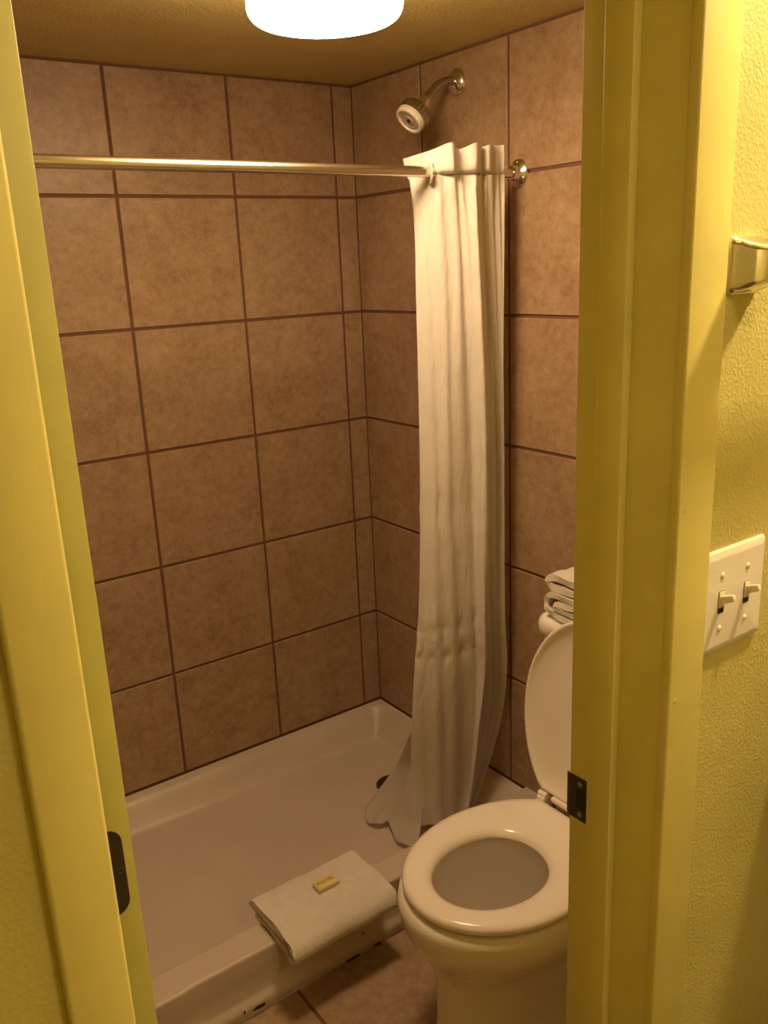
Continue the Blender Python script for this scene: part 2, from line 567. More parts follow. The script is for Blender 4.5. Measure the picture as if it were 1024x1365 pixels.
def hinge(zc, mat, scr, h=0.083):
    e = empty('hinge', (-1.41, DY0, zc))
    w = 0.034
    r = 0.0135
    x1 = -1.3985; x0 = x1 - w
    pts = [(x0, zc - h / 2)]
    for k in range(7):
        a = math.radians(-90 + 90 * k / 6); pts.append((x1 - r + r * math.cos(a), zc - h / 2 + r + r * math.sin(a)))
    for k in range(7):
        a = math.radians(0 + 90 * k / 6); pts.append((x1 - r + r * math.cos(a), zc + h / 2 - r + r * math.sin(a)))
    pts.append((x0, zc + h / 2))
    bm = bmesh.new()
    loft(bm, [[(px, DY0 + 0.001, pz) for px, pz in pts], [(px, DY0 - 0.0012, pz) for px, pz in pts]], True, True, True)
    a = obj('leaf_plate', bm, mat)
    kn = tube('knuckle', [(-1.4335, DY0 - 0.0015, zc - h / 2), (-1.4335, DY0 - 0.0015, zc + h / 2)], 0.0052, mat, n=14)
    adopt(e, a, kn)
    for sx, sz in ((-1.4035, 0.0), (-1.417, 0.028), (-1.417, -0.028)):
        s = lathe('screw', (sx, DY0 - 0.0010, zc + sz), (0, -1, 0), [(0.0036, 0), (0.0033, 0.0008), (0.0014, 0.0008), (0.0010, 0.0001)], scr, n=14)
        adopt(e, s)
    e.parent = door
    e.matrix_parent_inverse = Matrix.Translation(door.location).inverted()
    return e
adopt(door, leaf)
h1 = hinge(1.139, 'bronze', 'bronze'); h1['label'] = 'dark bronze middle hinge leaf'
h2 = hinge(1.826, 'oldpaint', 'oldpaint'); h2['label'] = 'top hinge painted over'
h3 = hinge(0.28, 'bronze', 'bronze')

# ------------------------------------------------------------------ ceiling light
LX, LY, LR = -0.665, -0.912, 0.134
lamp = tag(empty('ceiling_light', (LX, LY, CEIL)), 'glowing white drum lamp on the bathroom ceiling', 'lamp')
zb = 2.022
prof = [(LR - 0.004, CEIL - 0.012 - CEIL), (LR, -0.02)]
pr = [(LR * 0.985, -0.012)]
for k in range(9):
    a = math.radians(90 * k / 8)
    rr = 0.024
    pr.append((LR - rr + rr * math.cos(a), -(CEIL - zb) + 0.004 + rr - rr * math.sin(a)))
pr += [(LR * 0.55, zb - CEIL + 0.001), (LR * 0.2, zb - CEIL), (0.004, zb - CEIL)]
dif = lathe('diffuser', (LX, LY, CEIL), (0, 0, 1), pr, 'lamp', n=48, cap0=False, cap1=True)
base = lathe('base', (LX, LY, CEIL), (0, 0, 1), [(LR * 0.9, 0.0), (LR * 0.97, -0.002), (LR * 0.97, -0.013), (LR * 0.5, -0.013)], 'plate', n=48)
adopt(lamp, dif, base)

# ------------------------------------------------------------------ shower pan
def sstep(t):
    t = max(0.0, min(1.0, t)); return t * t * (3 - 2 * t)
def wall_prof(d):
    if d < 0.014: return LIP
    return 0.062 + (LIP - 0.004 - 0.062) * (1 - sstep((d - 0.014) / 0.085)) ** 1.25
CZ, CYI, CYO = 0.153, -0.7285, -0.810
def curb_prof(y):
    if y <= CYI: return CZ
    t = (y - CYI) / 0.035
    return 0.062 + (CZ - 0.062) * (1 - sstep(t)) ** 1.3
def smax(vals, k=0.009):
    mx = max(vals)
    return mx + k * math.log(sum(math.exp((v - mx) / k) for v in vals)) - k * math.log(len([v for v in vals if mx - v < 1e-9]))
def pan_z(x, y):
    dw = [-y, -x, x - XL]
    vals = [wall_prof(d) for d in dw]
    base = 0.062
    ex = [max(0, v - base) for v in vals]
    z = base + (ex[0] ** 3 + ex[1] ** 3 + ex[2] ** 3) ** (1 / 3)
    z = min(z, LIP)
    z = max(z, curb_prof(y)) if y < CYI + 0.04 else z
    if y > CYI + 0.035 and z < 0.07:
        dd = math.hypot(x + 0.205, y + 0.345)
        z -= 0.010 * max(0, 1 - dd / 0.9)
    return z
def lin(a, b, n): return [a + (b - a) * k / n for k in range(n)]
gx = [XL + 0.001] + lin(XL + 0.014, XL + 0.12, 12) + lin(XL + 0.12, -0.12, 46) + lin(-0.12, -0.014, 14) + [-0.014, -0.001]
gy = [CYO + 0.006] + lin(CYO + 0.012, CYI - 0.004, 4) + [CYI - 0.004, CYI - 0.0015] + lin(CYI, CYI + 0.045, 10) + lin(CYI + 0.045, -0.12, 26) + lin(-0.12, -0.014, 14) + [-0.014, -0.001]
bm = bmesh.new()
rowsv = []
APX = -1.095
def apron_y(x, off):      # apron recessed a little right of the end block
    return CYO + off + (0.0045 * sstep((x - APX) / 0.012))
aprof = [(0.0, -0.0012), (-0.0018, -0.0035), (-0.0025, -0.008), (-0.0025, -0.06), (-0.0025, -0.104), (-0.006, -0.112), (-0.0125, -0.119), (-0.0150, -0.128), (-0.0145, -0.137), (-0.012, -0.146), (-0.010, -0.153)]
front = []
for dy_, dz_ in reversed(aprof):
    rowsv.append([(x, apron_y(x, 0.004 + dy_), CZ + dz_) for x in gx])
for y in gy:
    rowsv.append([(x, y + (0.0045 * sstep((x - APX) / 0.012) if y < CYI - 0.05 else 0), pan_z(x, y) if y > CYI else CZ) for x in gx])
loft(bm, rowsv, closed=False)
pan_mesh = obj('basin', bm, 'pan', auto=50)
pan = tag(empty('shower_pan', (XL / 2, CYO / 2, 0)), 'white acrylic shower pan with raised front curb', 'shower pan')
adopt(pan, pan_mesh)
DRX, DRY = -0.205, -0.345
dz = pan_z(DRX, DRY)
dr = lathe('drain', (DRX, DRY, dz + 0.0006), (0, 0, 1), [(0.052, 0.0), (0.050, 0.002), (0.044, 0.0022), (0.042, 0.0008), (0.002, 0.0008)], 'bronze', n=32)
adopt(pan, dr)
# peeled caulk marks along the foot of the curb
def blot(cx, cz, w, h, n=14):
    bm = bmesh.new()
    pts = []
    for k in range(n):
        a = 2 * math.pi * k / n
        rr = 1 + random.uniform(-.28, .28)
        pts.append((cx + w / 2 * math.cos(a) * rr, cz + h / 2 * math.sin(a) * rr))
    loft(bm, [[(px, -0.8140, pz) for px, pz in pts], [(px, -0.8182, pz) for px, pz in pts]], True, True, True)
    o = obj('caulk_gap', bm, 'dirt')
    adopt(pan, o)
blot(-0.928, 0.020, 0.034, 0.010)
blot(-0.965, 0.026, 0.005, 0.005)
blot(-0.672, 0.004, 0.034, 0.003)
blot(-0.600, 0.004, 0.018, 0.0022)
blot(-0.640, 0.060, 0.004, 0.004)
ck = tube('caulk_bead', [(-1.5, -0.8165, 0.001), (-1.1, -0.8165, 0.001), (-1.08, -0.812, 0.001), (-0.30, -0.812, 0.001), (-0.005, -0.812, 0.001)], 0.0022, 'caulk', n=8)
adopt(pan, ck)

# ------------------------------------------------------------------ curtain rod
RY, RZ = -0.698, 1.8155
rod = tag(empty('curtain_rod', (0, RY, RZ)), 'brushed metal shower curtain rod spanning the shower', 'curtain rod')
r1 = tube('rod_tube', [(XL + 0.01, RY, RZ), (-0.9, RY, RZ - 0.0005), (-0.265, RY, RZ)], 0.0118, 'rod', n=28)
r1b = tube('inner_tube', [(-0.30, RY, RZ), (-0.02, RY, RZ + 0.0015)], 0.0098, 'rod', n=24)
def flange(xw, s):
    return lathe('flange', (xw, RY, RZ + 0.0025), (s, 0, 0), [(0.0325, 0.0), (0.0325, 0.003), (0.0290, 0.007), (0.0185, 0.0095), (0.0165, 0.012), (0.0165, 0.022), (0.0145, 0.026), (0.0105, 0.027)], 'chrome', n=36)
f1 = flange(-0.0005, -1)
f2 = flange(XL + 0.0005, 1)
adopt(rod, r1, r1b, f1, f2)
for k in range(3):
    a = math.radians(90 + 120 * k)
    s = lathe('screw', (-0.0065, RY + 0.0245 * math.cos(a), RZ + 0.0025 + 0.0245 * math.sin(a)), (-1, 0, 0), [(0.0035, -0.002), (0.0035, 0.002), (0.002, 0.003), (0.0004, 0.003)], 'chrome', n=12)
    s.parent = f1
    s.matrix_parent_inverse = Matrix.Identity(4)

# ------------------------------------------------------------------ shower head
FY, FZ = -0.477, 2.056
sh = tag(empty('showerhead', (0, FY, FZ)), 'chrome shower head on a curved arm above the curtain', 'shower head')
fl = lathe('wall_flange', (-0.0005, FY, FZ), (-1, 0, 0), [(0.034, 0.0), (0.0335, 0.003), (0.028, 0.009), (0.016, 0.014), (0.011, 0.016)], 'chrome', n=36)
arm_pts = catmull([(-0.004, FY, FZ), (-0.03, FY, FZ + 0.001), (-0.060, FY, FZ - 0.010), (-0.085, FY, FZ - 0.030), (-0.104, FY + 0.001, FZ - 0.050)], 6)
arm = tube('arm', arm_pts, 0.0105, 'dull', n=20)
hd = Vector((-0.72, 0.05, -0.69)).normalized()
ho = Vector((-0.098, FY + 0.001, FZ - 0.044))
nut = lathe('swivel_nut', ho, hd, [(0.0095, 0.0), (0.0125, 0.002), (0.0125, 0.012), (0.015, 0.014), (0.015, 0.022), (0.011, 0.026), (0.011, 0.028)], 'chrome', n=20)
# ribbed bell
bm = bmesh.new()
d, u, w = frame_of(hd)
prf = [(0.013, 0.024), (0.022, 0.029), (0.033, 0.037), (0.0385, 0.046), (0.0395, 0.056), (0.0385, 0.0645)]
n = 96
rings = []
for i, (r, h) in enumerate(prf):
    rib = 0.0 if i in (0, 1, len(prf) - 1) else 0.0011
    rings.append([ho + d * h + (u * math.cos(2 * math.pi * k / n) + w * math.sin(2 * math.pi * k / n)) * (r + (rib if (k // 2) % 2 else -rib)) for k in range(n)])
loft(bm, rings, True, True, True)
bell = obj('bell', bm, 'dull', auto=35)
ringw = lathe('face_ring', ho + hd * 0.0635, hd, [(0.0375, 0.0), (0.0385, 0.002), (0.0380, 0.012), (0.0355, 0.0155), (0.031, 0.016), (0.029, 0.013), (0.029, 0.010)], 'headw', n=48)
face = lathe('face_plate', ho + hd * 0.072, hd, [(0.029, 0.0), (0.029, 0.003), (0.021, 0.0045), (0.020, 0.003), (0.013, 0.003), (0.012, 0.005), (0.0012, 0.0055)], 'headg', n=40)
noz = lathe('centre_button', ho + hd * 0.0765, hd, [(0.0062, 0.0), (0.0058, 0.0018), (0.0035, 0.0025), (0.001, 0.0015)], 'bronze', n=18)
adopt(sh, fl, arm, nut, bell, ringw, face, noz)

# ------------------------------------------------------------------ shower curtain
CURT = [
 [(-0.288,-0.620,1.851),(-0.268,-0.698,1.861),(-0.246,-0.742,1.872),(-0.208,-0.722,1.862),(-0.177,-0.748,1.874),(-0.140,-0.722,1.869),(-0.132,-0.738,1.872),(-0.099,-0.722,1.874),(-0.077,-0.728,1.875)],
 [(-0.285,-0.625,1.822),(-0.267,-0.698,1.821),(-0.245,-0.742,1.818),(-0.208,-0.724,1.821),(-0.176,-0.748,1.821),(-0.141,-0.722,1.825),(-0.133,-0.738,1.823),(-0.099,-0.722,1.826),(-0.077,-0.728,1.826)],
 [(-0.283,-0.630,1.808),(-0.263,-0.698,1.808),(-0.221,-0.716,1.809),(-0.198,-0.714,1.810),(-0.155,-0.724,1.811),(-0.135,-0.715,1.812),(-0.118,-0.722,1.812),(-0.093,-0.715,1.813),(-0.068,-0.718,1.813)],
 [(-0.281,-0.635,1.797),(-0.262,-0.698,1.797),(-0.227,-0.722,1.796),(-0.201,-0.722,1.796),(-0.173,-0.742,1.795),(-0.138,-0.718,1.797),(-0.124,-0.728,1.797),(-0.094,-0.718,1.798),(-0.072,-0.722,1.798)],
 [(-0.279,-0.645,1.706),(-0.256,-0.690,1.704),(-0.219,-0.715,1.702),(-0.192,-0.725,1.701),(-0.175,-0.745,1.699),(-0.132,-0.712,1.701),(-0.111,-0.712,1.701),(-0.090,-0.715,1.700),(-0.072,-0.722,1.700)],
 [(-0.284,-0.650,1.539),(-0.253,-0.685,1.537),(-0.215,-0.710,1.535),(-0.182,-0.720,1.533),(-0.166,-0.742,1.533),(-0.114,-0.700,1.529),(-0.099,-0.705,1.528),(-0.082,-0.710,1.528),(-0.073,-0.722,1.527)],
 [(-0.291,-0.650,1.181),(-0.259,-0.680,1.180),(-0.223,-0.700,1.177),(-0.162,-0.705,1.168),(-0.151,-0.735,1.171),(-0.101,-0.690,1.156),(-0.068,-0.680,1.150),(-0.068,-0.700,1.153),(-0.069,-0.715,1.155)],
 [(-0.302,-0.640,0.786),(-0.272,-0.670,0.787),(-0.221,-0.685,0.778),(-0.156,-0.690,0.762),(-0.141,-0.720,0.767),(-0.100,-0.680,0.744),(-0.063,-0.670,0.731),(-0.060,-0.690,0.736),(-0.058,-0.700,0.738)],
 [(-0.315,-0.630,0.595),(-0.275,-0.660,0.593),(-0.218,-0.675,0.581),(-0.147,-0.675,0.558),(-0.126,-0.700,0.560),(-0.089,-0.665,0.535),(-0.042,-0.650,0.515),(-0.037,-0.670,0.521),(-0.032,-0.680,0.523)],
 [(-0.314,-0.610,0.431),(-0.274,-0.645,0.432),(-0.216,-0.660,0.417),(-0.143,-0.660,0.390),(-0.133,-0.680,0.395),(-0.083,-0.640,0.360),(-0.045,-0.630,0.342),(-0.030,-0.640,0.339),(-0.026,-0.650,0.340)],
 [(-0.305,-0.580,0.226),(-0.267,-0.620,0.230),(-0.213,-0.640,0.218),(-0.148,-0.635,0.188),(-0.138,-0.650,0.192),(-0.106,-0.620,0.164),(-0.086,-0.610,0.150),(-0.079,-0.615,0.150),(-0.072,-0.625,0.149)],
 [(-0.315,-0.575,0.081),(-0.270,-0.610,0.080),(-0.214,-0.630,0.078),(-0.159,-0.625,0.075),(-0.154,-0.640,0.082),(-0.123,-0.610,0.075),(-0.108,-0.600,0.075),(-0.107,-0.605,0.075),(-0.104,-0.615,0.075)],
]
LINER = [
 [(-0.285,-0.560,0.36),(-0.275,-0.575,0.36),(-0.265,-0.590,0.36),(-0.255,-0.60,0.36),(-0.245,-0.61,0.36)],
 [(-0.268,-0.458,0.200),(-0.265,-0.490,0.205),(-0.262,-0.52,0.210),(-0.255,-0.56,0.215),(-0.245,-0.60,0.220)],
 [(-0.321,-0.426,0.115),(-0.312,-0.463,0.125),(-0.300,-0.505,0.130),(-0.290,-0.560,0.140),(-0.276,-0.60,0.150)],
 [(-0.365,-0.431,0.080),(-0.350,-0.476,0.085),(-0.332,-0.514,0.088),(-0.325,-0.567,0.092),(-0.308,-0.621,0.092)],
 [(-0.390,-0.470,0.070),(-0.378,-0.508,0.074),(-0.352,-0.524,0.080),(-0.376,-0.605,0.070),(-0.350,-0.655,0.075)],
]
curtain = tag(empty('shower_curtain', (-0.18, RY, 0.06)), 'white fabric shower curtain bunched beside the right wall', 'curtain')
def wob(s, t, p):
    a = 0.0035 * math.sin(7 * p.z + 40 * s) * math.sin(math.pi * min(1, t * 4))
    b = 0.0028 * math.sin(s * 58 + 5.0 * p.z)
    c = 0.0
    for zc in (1.03, 0.70, 0.62):           # pinched snap rows
        c += 0.006 * math.exp(-((p.z - zc) / 0.012) ** 2) * (0.5 + 0.5 * math.sin(s * 70 + zc * 9)) * (1 if s < 0.4 else 0.2)
    f = min(1.0, 0.25 + t * 3)
    return Vector((0.3 * a, (a + b) * f + c, 0))
sheet = surface('curtain_sheet', CURT, 14, 14, 'curtain', thick=0.0012, wobble=wob)
def wob2(s, t, p):
    return Vector((0, 0, 0.004 * math.sin(s * 22 + t * 9) * t))
lin_ = surface('liner_hem', LINER, 8, 8, 'liner', thick=0.0012, wobble=wob2)
ringc = lathe('ring', (-0.272, RY, RZ - 0.002), Vector((0.85, -0.5, 0.0)), [(0.0135, -0.002), (0.0135, 0.002), (0.024, 0.002), (0.024, -0.002), (0.0135, -0.002)], 'ringp', n=32, cap0=False, cap1=False)
adopt(curtain, sheet, lin_, ringc)

# ------------------------------------------------------------------ toilet
TA = -1.172      # axis y
toilet = tag(empty('toilet', (-0.38, TA, 0)), 'white porcelain toilet with seat down and lid up', 'toilet')
def egg(xf, xb, w, z, xc=None, n=56, pf=2.0, pb=2.6, ax=TA):
    """outline; xf front tip (more negative), xb back, half width w"""
    if xc is None: xc = xb + (xf - xb) * 0.48
    pts = []
    for k in range(n):
        a = 2 * math.pi * k / n
        c, s = math.cos(a), math.sin(a)
        if c >= 0:      # front
            L, p = xf - xc, pf
        else:
            L, p = xb - xc, pb
        cx = abs(c) ** (2 / p); sx = math.copysign(abs(s) ** (2 / p), s)
        pts.append(Vector((xc + L * cx, ax + w * sx, z)))
    return pts
bm = bmesh.new()
ext = [
    egg(-0.684, -0.20, 0.112, 0.000, xc=-0.52, pb=3.0),
    egg(-0.684, -0.20, 0.112, 0.016, xc=-0.52, pb=3.0),
    egg(-0.681, -0.20, 0.104, 0.030, xc=-0.52, pb=3.0),
    egg(-0.678, -0.20, 0.098, 0.100, xc=-0.52, pb=3.0),
    egg(-0.678, -0.20, 0.098, 0.170, xc=-0.52, pb=3.0),
    egg(-0.682, -0.20, 0.106, 0.215, xc=-0.51, pb=2.8),
    egg(-0.696, -0.21, 0.128, 0.250, xc=-0.50, pb=2.6),
    egg(-0.712, -0.22, 0.156, 0.282, xc=-0.50, pb=2.5),
    egg(-0.733, -0.23, 0.178, 0.315, xc=-0.50, pb=2.4),
    egg(-0.744, -0.24, 0.189, 0.348, xc=-0.50, pb=2.3),
    egg(-0.747, -0.245, 0.192, 0.372, xc=-0.50, pb=2.3),
    egg(-0.744, -0.245, 0.190, 0.387, xc=-0.50, pb=2.3),
    egg(-0.733, -0.255, 0.181, 0.397, xc=-0.50, pb=2.3),
    egg(-0.690, -0.40, 0.128, 0.398, xc=-0.53),
    egg(-0.684, -0.408, 0.122, 0.390, xc=-0.53),
    egg(-0.686, -0.405, 0.124, 0.360, xc=-0.53),
    egg(-0.686, -0.398, 0.124, 0.320, xc=-0.53),
    egg(-0.680, -0.396, 0.119, 0.275, xc=-0.53),
    egg(-0.664, -0.398, 0.106, 0.235, xc=-0.53),
    egg(-0.642, -0.405, 0.090, 0.195, xc=-0.53),
    egg(-0.600, -0.430, 0.066, 0.160, xc=-0.52),
    egg(-0.550, -0.460, 0.030, 0.140, xc=-0.50),
]
loft(bm, ext, True, True, True)
add_box(bm, -0.300, -0.03, TA - 0.088, TA + 0.088, 0.30, 0.3965, 0.012, 3)
bowl = obj('bowl', bm, 'porc', smooth=True)
bm = bmesh.new()
wr = egg(-0.620, -0.418, 0.077, 0.176, xc=-0.525)
bm.faces.new([bm.verts.new(p) for p in wr])
water = obj('water', bm, 'water')
# seat ring
def ring_obj(name, outer, inner, levels, mat):
    bm = bmesh.new()
    rings = []
    for t, z in levels:
        rings.append([o.lerp(i, t) + Vector((0, 0, z)) for o, i in zip(outer, inner)])
    rings.append(rings[0])
    loft(bm, rings[:-1], True)
    # close the loop
    bm.verts.ensure_lookup_table()
    n_ = len(outer); L = len(rings) - 1
    for i in range(n_):
        j = (i + 1) % n_
        bm.faces.new((bm.verts[(L - 1) * n_ + i], bm.verts[(L - 1) * n_ + j], bm.verts[j], bm.verts[i]))
    return obj(name, bm, mat, auto=70)
SO = dict(xc=-0.50, n=72)
so = egg(-0.734, -0.250, 0.187, 0.0, pb=2.0, **SO)
so = [Vector((min(p.x, -0.292), p.y, p.z)) for p in so]
si = egg(-0.672, -0.420, 0.106, 0.0, xc=-0.545, n=72, pb=2.2)
zs = 0.404
seat = ring_obj('seat', so, si, [(0.05, zs), (0.0, zs + 0.005), (0.0, zs + 0.011), (0.05, zs + 0.0165), (0.18, zs + 0.0195), (0.45, zs + 0.021), (0.72, zs + 0.0185), (0.90, zs + 0.0135), (0.985, zs + 0.006), (1.0, zs + 0.0), (0.93, zs - 0.001)], 'seat')
# lid (raised): built flat with local hinge line x=0, length along -X, then rotated
bm = bmesh.new()
def legg(s, z, n=72):
    pts = []
    for p in [Vector((min(v.x, 0.0), v.y, v.z)) for v in egg(-0.440, 0.05, 0.192, 0.0, xc=-0.215, n=n, pb=2.1, ax=0.0)]:
        c = Vector((-0.215, 0, 0))
        q = c + (p - c) * s
        pts.append(Vector((q.x, q.y, z)))
    return pts
rings = [legg(0.02, 0.018), legg(0.80, 0.0175), legg(0.94, 0.0145), legg(0.99, 0.008), legg(1.0, 0.002), legg(0.99, -0.002), legg(0.965, -0.003), legg(0.945, 0.0), legg(0.92, 0.0055), legg(0.70, 0.008), legg(0.62, 0.0095), legg(0.02, 0.010)]
loft(bm, rings, True, True, True)
HX, HZ = -0.281, 0.428
rotm = Matrix.Translation((HX, TA, HZ)) @ Matrix.Rotation(math.radians(97.0), 4, 'Y') @ Matrix.Translation((-0.006, 0, 0))
bmesh.ops.transform(bm, matrix=rotm, verts=bm.verts)
lid = obj('lid', bm, 'seat', auto=60)
hs = []
for s in (1, -1):
    bm = bmesh.new()
    add_tube(bm, [(-0.288, TA + s * 0.088, 0.430), (-0.288, TA + s * 0.112, 0.430)], 0.0072, 16)
    add_box(bm, -0.300, -0.266, TA + s * 0.100 - 0.011, TA + s * 0.100 + 0.011, 0.390, 0.428, 0.003)
    hs.append(obj('hinge', bm, 'seat', auto=45))
# hinge bar between seat and lid
hb = box('hinge_bar', -0.292, -0.276, TA - 0.075, TA + 0.075, 0.424, 0.436, 'seat', bev=0.004)
# tank
def rbox_rings(x0, x1, y0, y1, z, r, n=6):
    cx, cy = (x0 + x1) / 2, (y0 + y1) / 2
    return [Vector((cx + a, cy + b, z)) for a, b in rrect(x1 - x0, y1 - y0, r, n)]
bm = bmesh.new()
loft(bm, [rbox_rings(-0.170, -0.022, TA - 0.185, TA + 0.185, 0.385, 0.03), rbox_rings(-0.178, -0.02, TA - 0.192, TA + 0.192, 0.41, 0.035),
          rbox_rings(-0.190, -0.015, TA - 0.208, TA + 0.208, 0.60, 0.035), rbox_rings(-0.196, -0.012, TA - 0.214, TA + 0.214, 0.776, 0.035)], True, True, True)
tank = obj('tank', bm, 'porc', auto=50)
bm = bmesh.new()
TL = 0.776
lr = [(0.004, 0.0, 0.0), (0.0, 0.004, 0.0), (0.0, 0.024, 0.0), (0.003, 0.033, 0), (0.010, 0.040, 0), (0.022, 0.0445, 0), (0.05, 0.046, 0)]
loft(bm, [rbox_rings(-0.208 + i, -0.006 - i, TA - 0.224 + i, TA + 0.224 - i, TL + h, max(0.012, 0.045 - i)) for i, h, _ in lr], True, True, True)
tlid = obj('tank_lid', bm, 'porc', auto=60)
fh = empty('flush_handle', (-0.2, TA + 0.165, 0.735))
a1 = lathe('boss', (-0.196, TA + 0.165, 0.735), (-1, 0, 0), [(0.012, 0), (0.012, 0.006), (0.007, 0.009), (0.006, 0.016)], 'chrome', n=18)
a2 = tube('lever', [(-0.211, TA + 0.168, 0.735), (-0.215, TA + 0.13, 0.732), (-0.215, TA + 0.09, 0.728)], [0.006, 0.0055, 0.0065], 'chrome', n=12)
adopt(fh, a1, a2)
adopt(toilet, bowl, water, seat, lid, hb, tank, tlid, *hs)
fh.parent = toilet
fh.matrix_parent_inverse = Matrix.Translation(toilet.location).inverted()

# ------------------------------------------------------------------ towels
def ribbon(name, path, th, x0, x1, nx, mat, parent=None, wav=0.002, along='X', seed=0, sub=5, fade=None):
    """folded cloth: 2D path (a,z) thickened and swept; along X -> a is Y"""
    rnd = random.Random(seed)
    p = [Vector((q[0], q[1], 0)) for q in path]
    p = catmull(p, sub)
    left, right = [], []
    for i in range(len(p)):
        d = (p[min(i + 1, len(p) - 1)] - p[max(i - 1, 0)]).normalized()
        nrm = Vector((-d.y, d.x, 0))
        left.append(p[i] + nrm * th / 2); right.append(p[i] - nrm * th / 2)
    loop = left + list(reversed(right))
    bm = bmesh.new()
    rings = []
    ph = [rnd.uniform(0, 6.28) for _ in range(4)]
    for k in range(nx + 1):
        t = k / nx
        e = min(t, 1 - t) * nx
        sh = 0.0
        row = []
        for q in loop:
            w1 = wav * math.sin(9 * t + ph[0] + q.x * 40) + 0.6 * wav * math.sin(21 * t + ph[1] + q.x * 70)
            a, z = q.x + 0.6 * wav * math.sin(13 * t + ph[2]), q.y + w1 * min(1, (q.y - min(v.y for v in loop)) / 0.012 + 0.05)
            x = x0 + (x1 - x0) * t
            if k == 0 or k == nx:
                x += wav * 1.5 * math.sin(q.x * 60 + ph[3] + q.y * 200)
            row.append((x, a, z) if along == 'X' else (a, x, z))
        rings.append(row)
    vr = loft(bm, rings, True)
    m_ = len(loop); h_ = m_ // 2
    for r in (vr[0], vr[-1]):
        for i in range(h_ - 1):
            try: bm.faces.new((r[i], r[i + 1], r[m_ - 2 - i], r[m_ - 1 - i]))
            except ValueError: pass
    o = obj(name, bm, mat, parent, auto=60)
    return o

# bath mat / towel over the curb
pth = [(-0.702, 0.1608), (-0.74, 0.1608), (-0.80, 0.1608), (-0.832, 0.1590), (-0.852, 0.151), (-0.868, 0.147), (-0.880, 0.153), (-0.8825, 0.167), (-0.873, 0.182), (-0.850, 0.1905),
       (-0.80, 0.1925), (-0.74, 0.1915), (-0.706, 0.1890), (-0.689, 0.184), (-0.682, 0.175), (-0.690, 0.1700), (-0.706, 0.1755), (-0.74, 0.1795), (-0.80, 0.1805), (-0.842, 0.1780)]
tw = ribbon('folded_towel', pth, 0.0108, -0.866, -0.580, 26, 'terry', wav=0.0011, seed=3)
tw.location = (0, 0, 0)
tag(tw, 'folded white bath towel draped over the shower curb', 'towel')

# towels on the tank
tz = TL + 0.0465
def tank_towel(name, z0, y0, y1, x0, x1, th, h, seed, loops):
    c = z0 + h / 2
    if loops:
        path = [(y1, z0 + th * 0.55), (y0 - 0.06, z0 + th * 0.55), (y0 - 0.022, z0 + th * 0.8), (y0 - 0.004, z0 + h * 0.30), (y0, z0 + h * 0.55), (y0 - 0.012, z0 + h * 0.85), (y0 - 0.035, z0 + h - th * 0.5),
                (y0 - 0.08, z0 + h - th * 0.55), (y1 + 0.02, z0 + h - th * 0.6), (y1, z0 + h * 0.78), (y1 + 0.01, z0 + h * 0.66), (y0 - 0.07, z0 + h * 0.66), (y0 - 0.035, z0 + h * 0.60), (y0 - 0.03, z0 + h * 0.46), (y0 - 0.05, z0 + h * 0.40), (y1 + 0.03, z0 + h * 0.40)]
    else:
        path = [(y1, z0 + th * 0.55), (y0 - 0.05, z0 + th * 0.55), (y0 - 0.014, z0 + th * 0.65), (y0 - 0.002, z0 + h * 0.5), (y0 - 0.012, z0 + h - th * 0.6), (y0 - 0.04, z0 + h - th * 0.5), (y0 - 0.09, z0 + h - th * 0.5), (y1, z0 + h - th * 0.55)]
    return ribbon(name, path, th, x0, x1, 16, 'terry', wav=0.0016, seed=seed)
t1 = tank_towel('folded_towel', tz, -0.988, -1.26, -0.198, -0.045, 0.013, 0.064, 11, True)
tag(t1, 'thick white rolled towel lying directly on the toilet tank', 'towel')
t2 = tank_towel('folded_towel', tz + 0.0655, -0.990, -1.25, -0.196, -0.05, 0.0165, 0.042, 12, False)
tag(t2, 'thin white folded towel on top of the rolled towel', 'towel')

# ------------------------------------------------------------------ soap
soap = tag(empty('soap_bar', (-0.7045, -0.766, 0.1978)), 'small yellow wrapped soap bar lying on the curb towel', 'soap')
bm = bmesh.new()
add_box(bm, -0.030, 0.030, -0.0165, 0.0165, 0.0, 0.0135, 0.0042, 3)
sb = obj('wrapper', bm, 'soap', soap, auto=50)
# printed word, built as small raised strokes
cu = bpy.data.curves.new('lettering', 'FONT')
cu.body = 'MOTEL'
cu.size = 0.0145
cu.extrude = 0.0002
cu.align_x = 'CENTER'; cu.align_y = 'CENTER'
tmp = bpy.data.objects.new('lettering', cu)
COL.objects.link(tmp)
dg = bpy.context.evaluated_depsgraph_get()
me = bpy.data.meshes.new_from_object(tmp.evaluated_get(dg))
bpy.data.objects.remove(tmp, do_unlink=True)
me.name = 'lettering'
me.materials.clear()
lt = link('lettering', me, 'ink', soap, loc=(-0.001, 0.001, 0.0137))
soap.rotation_euler = (0, 0, math.radians(0.5))

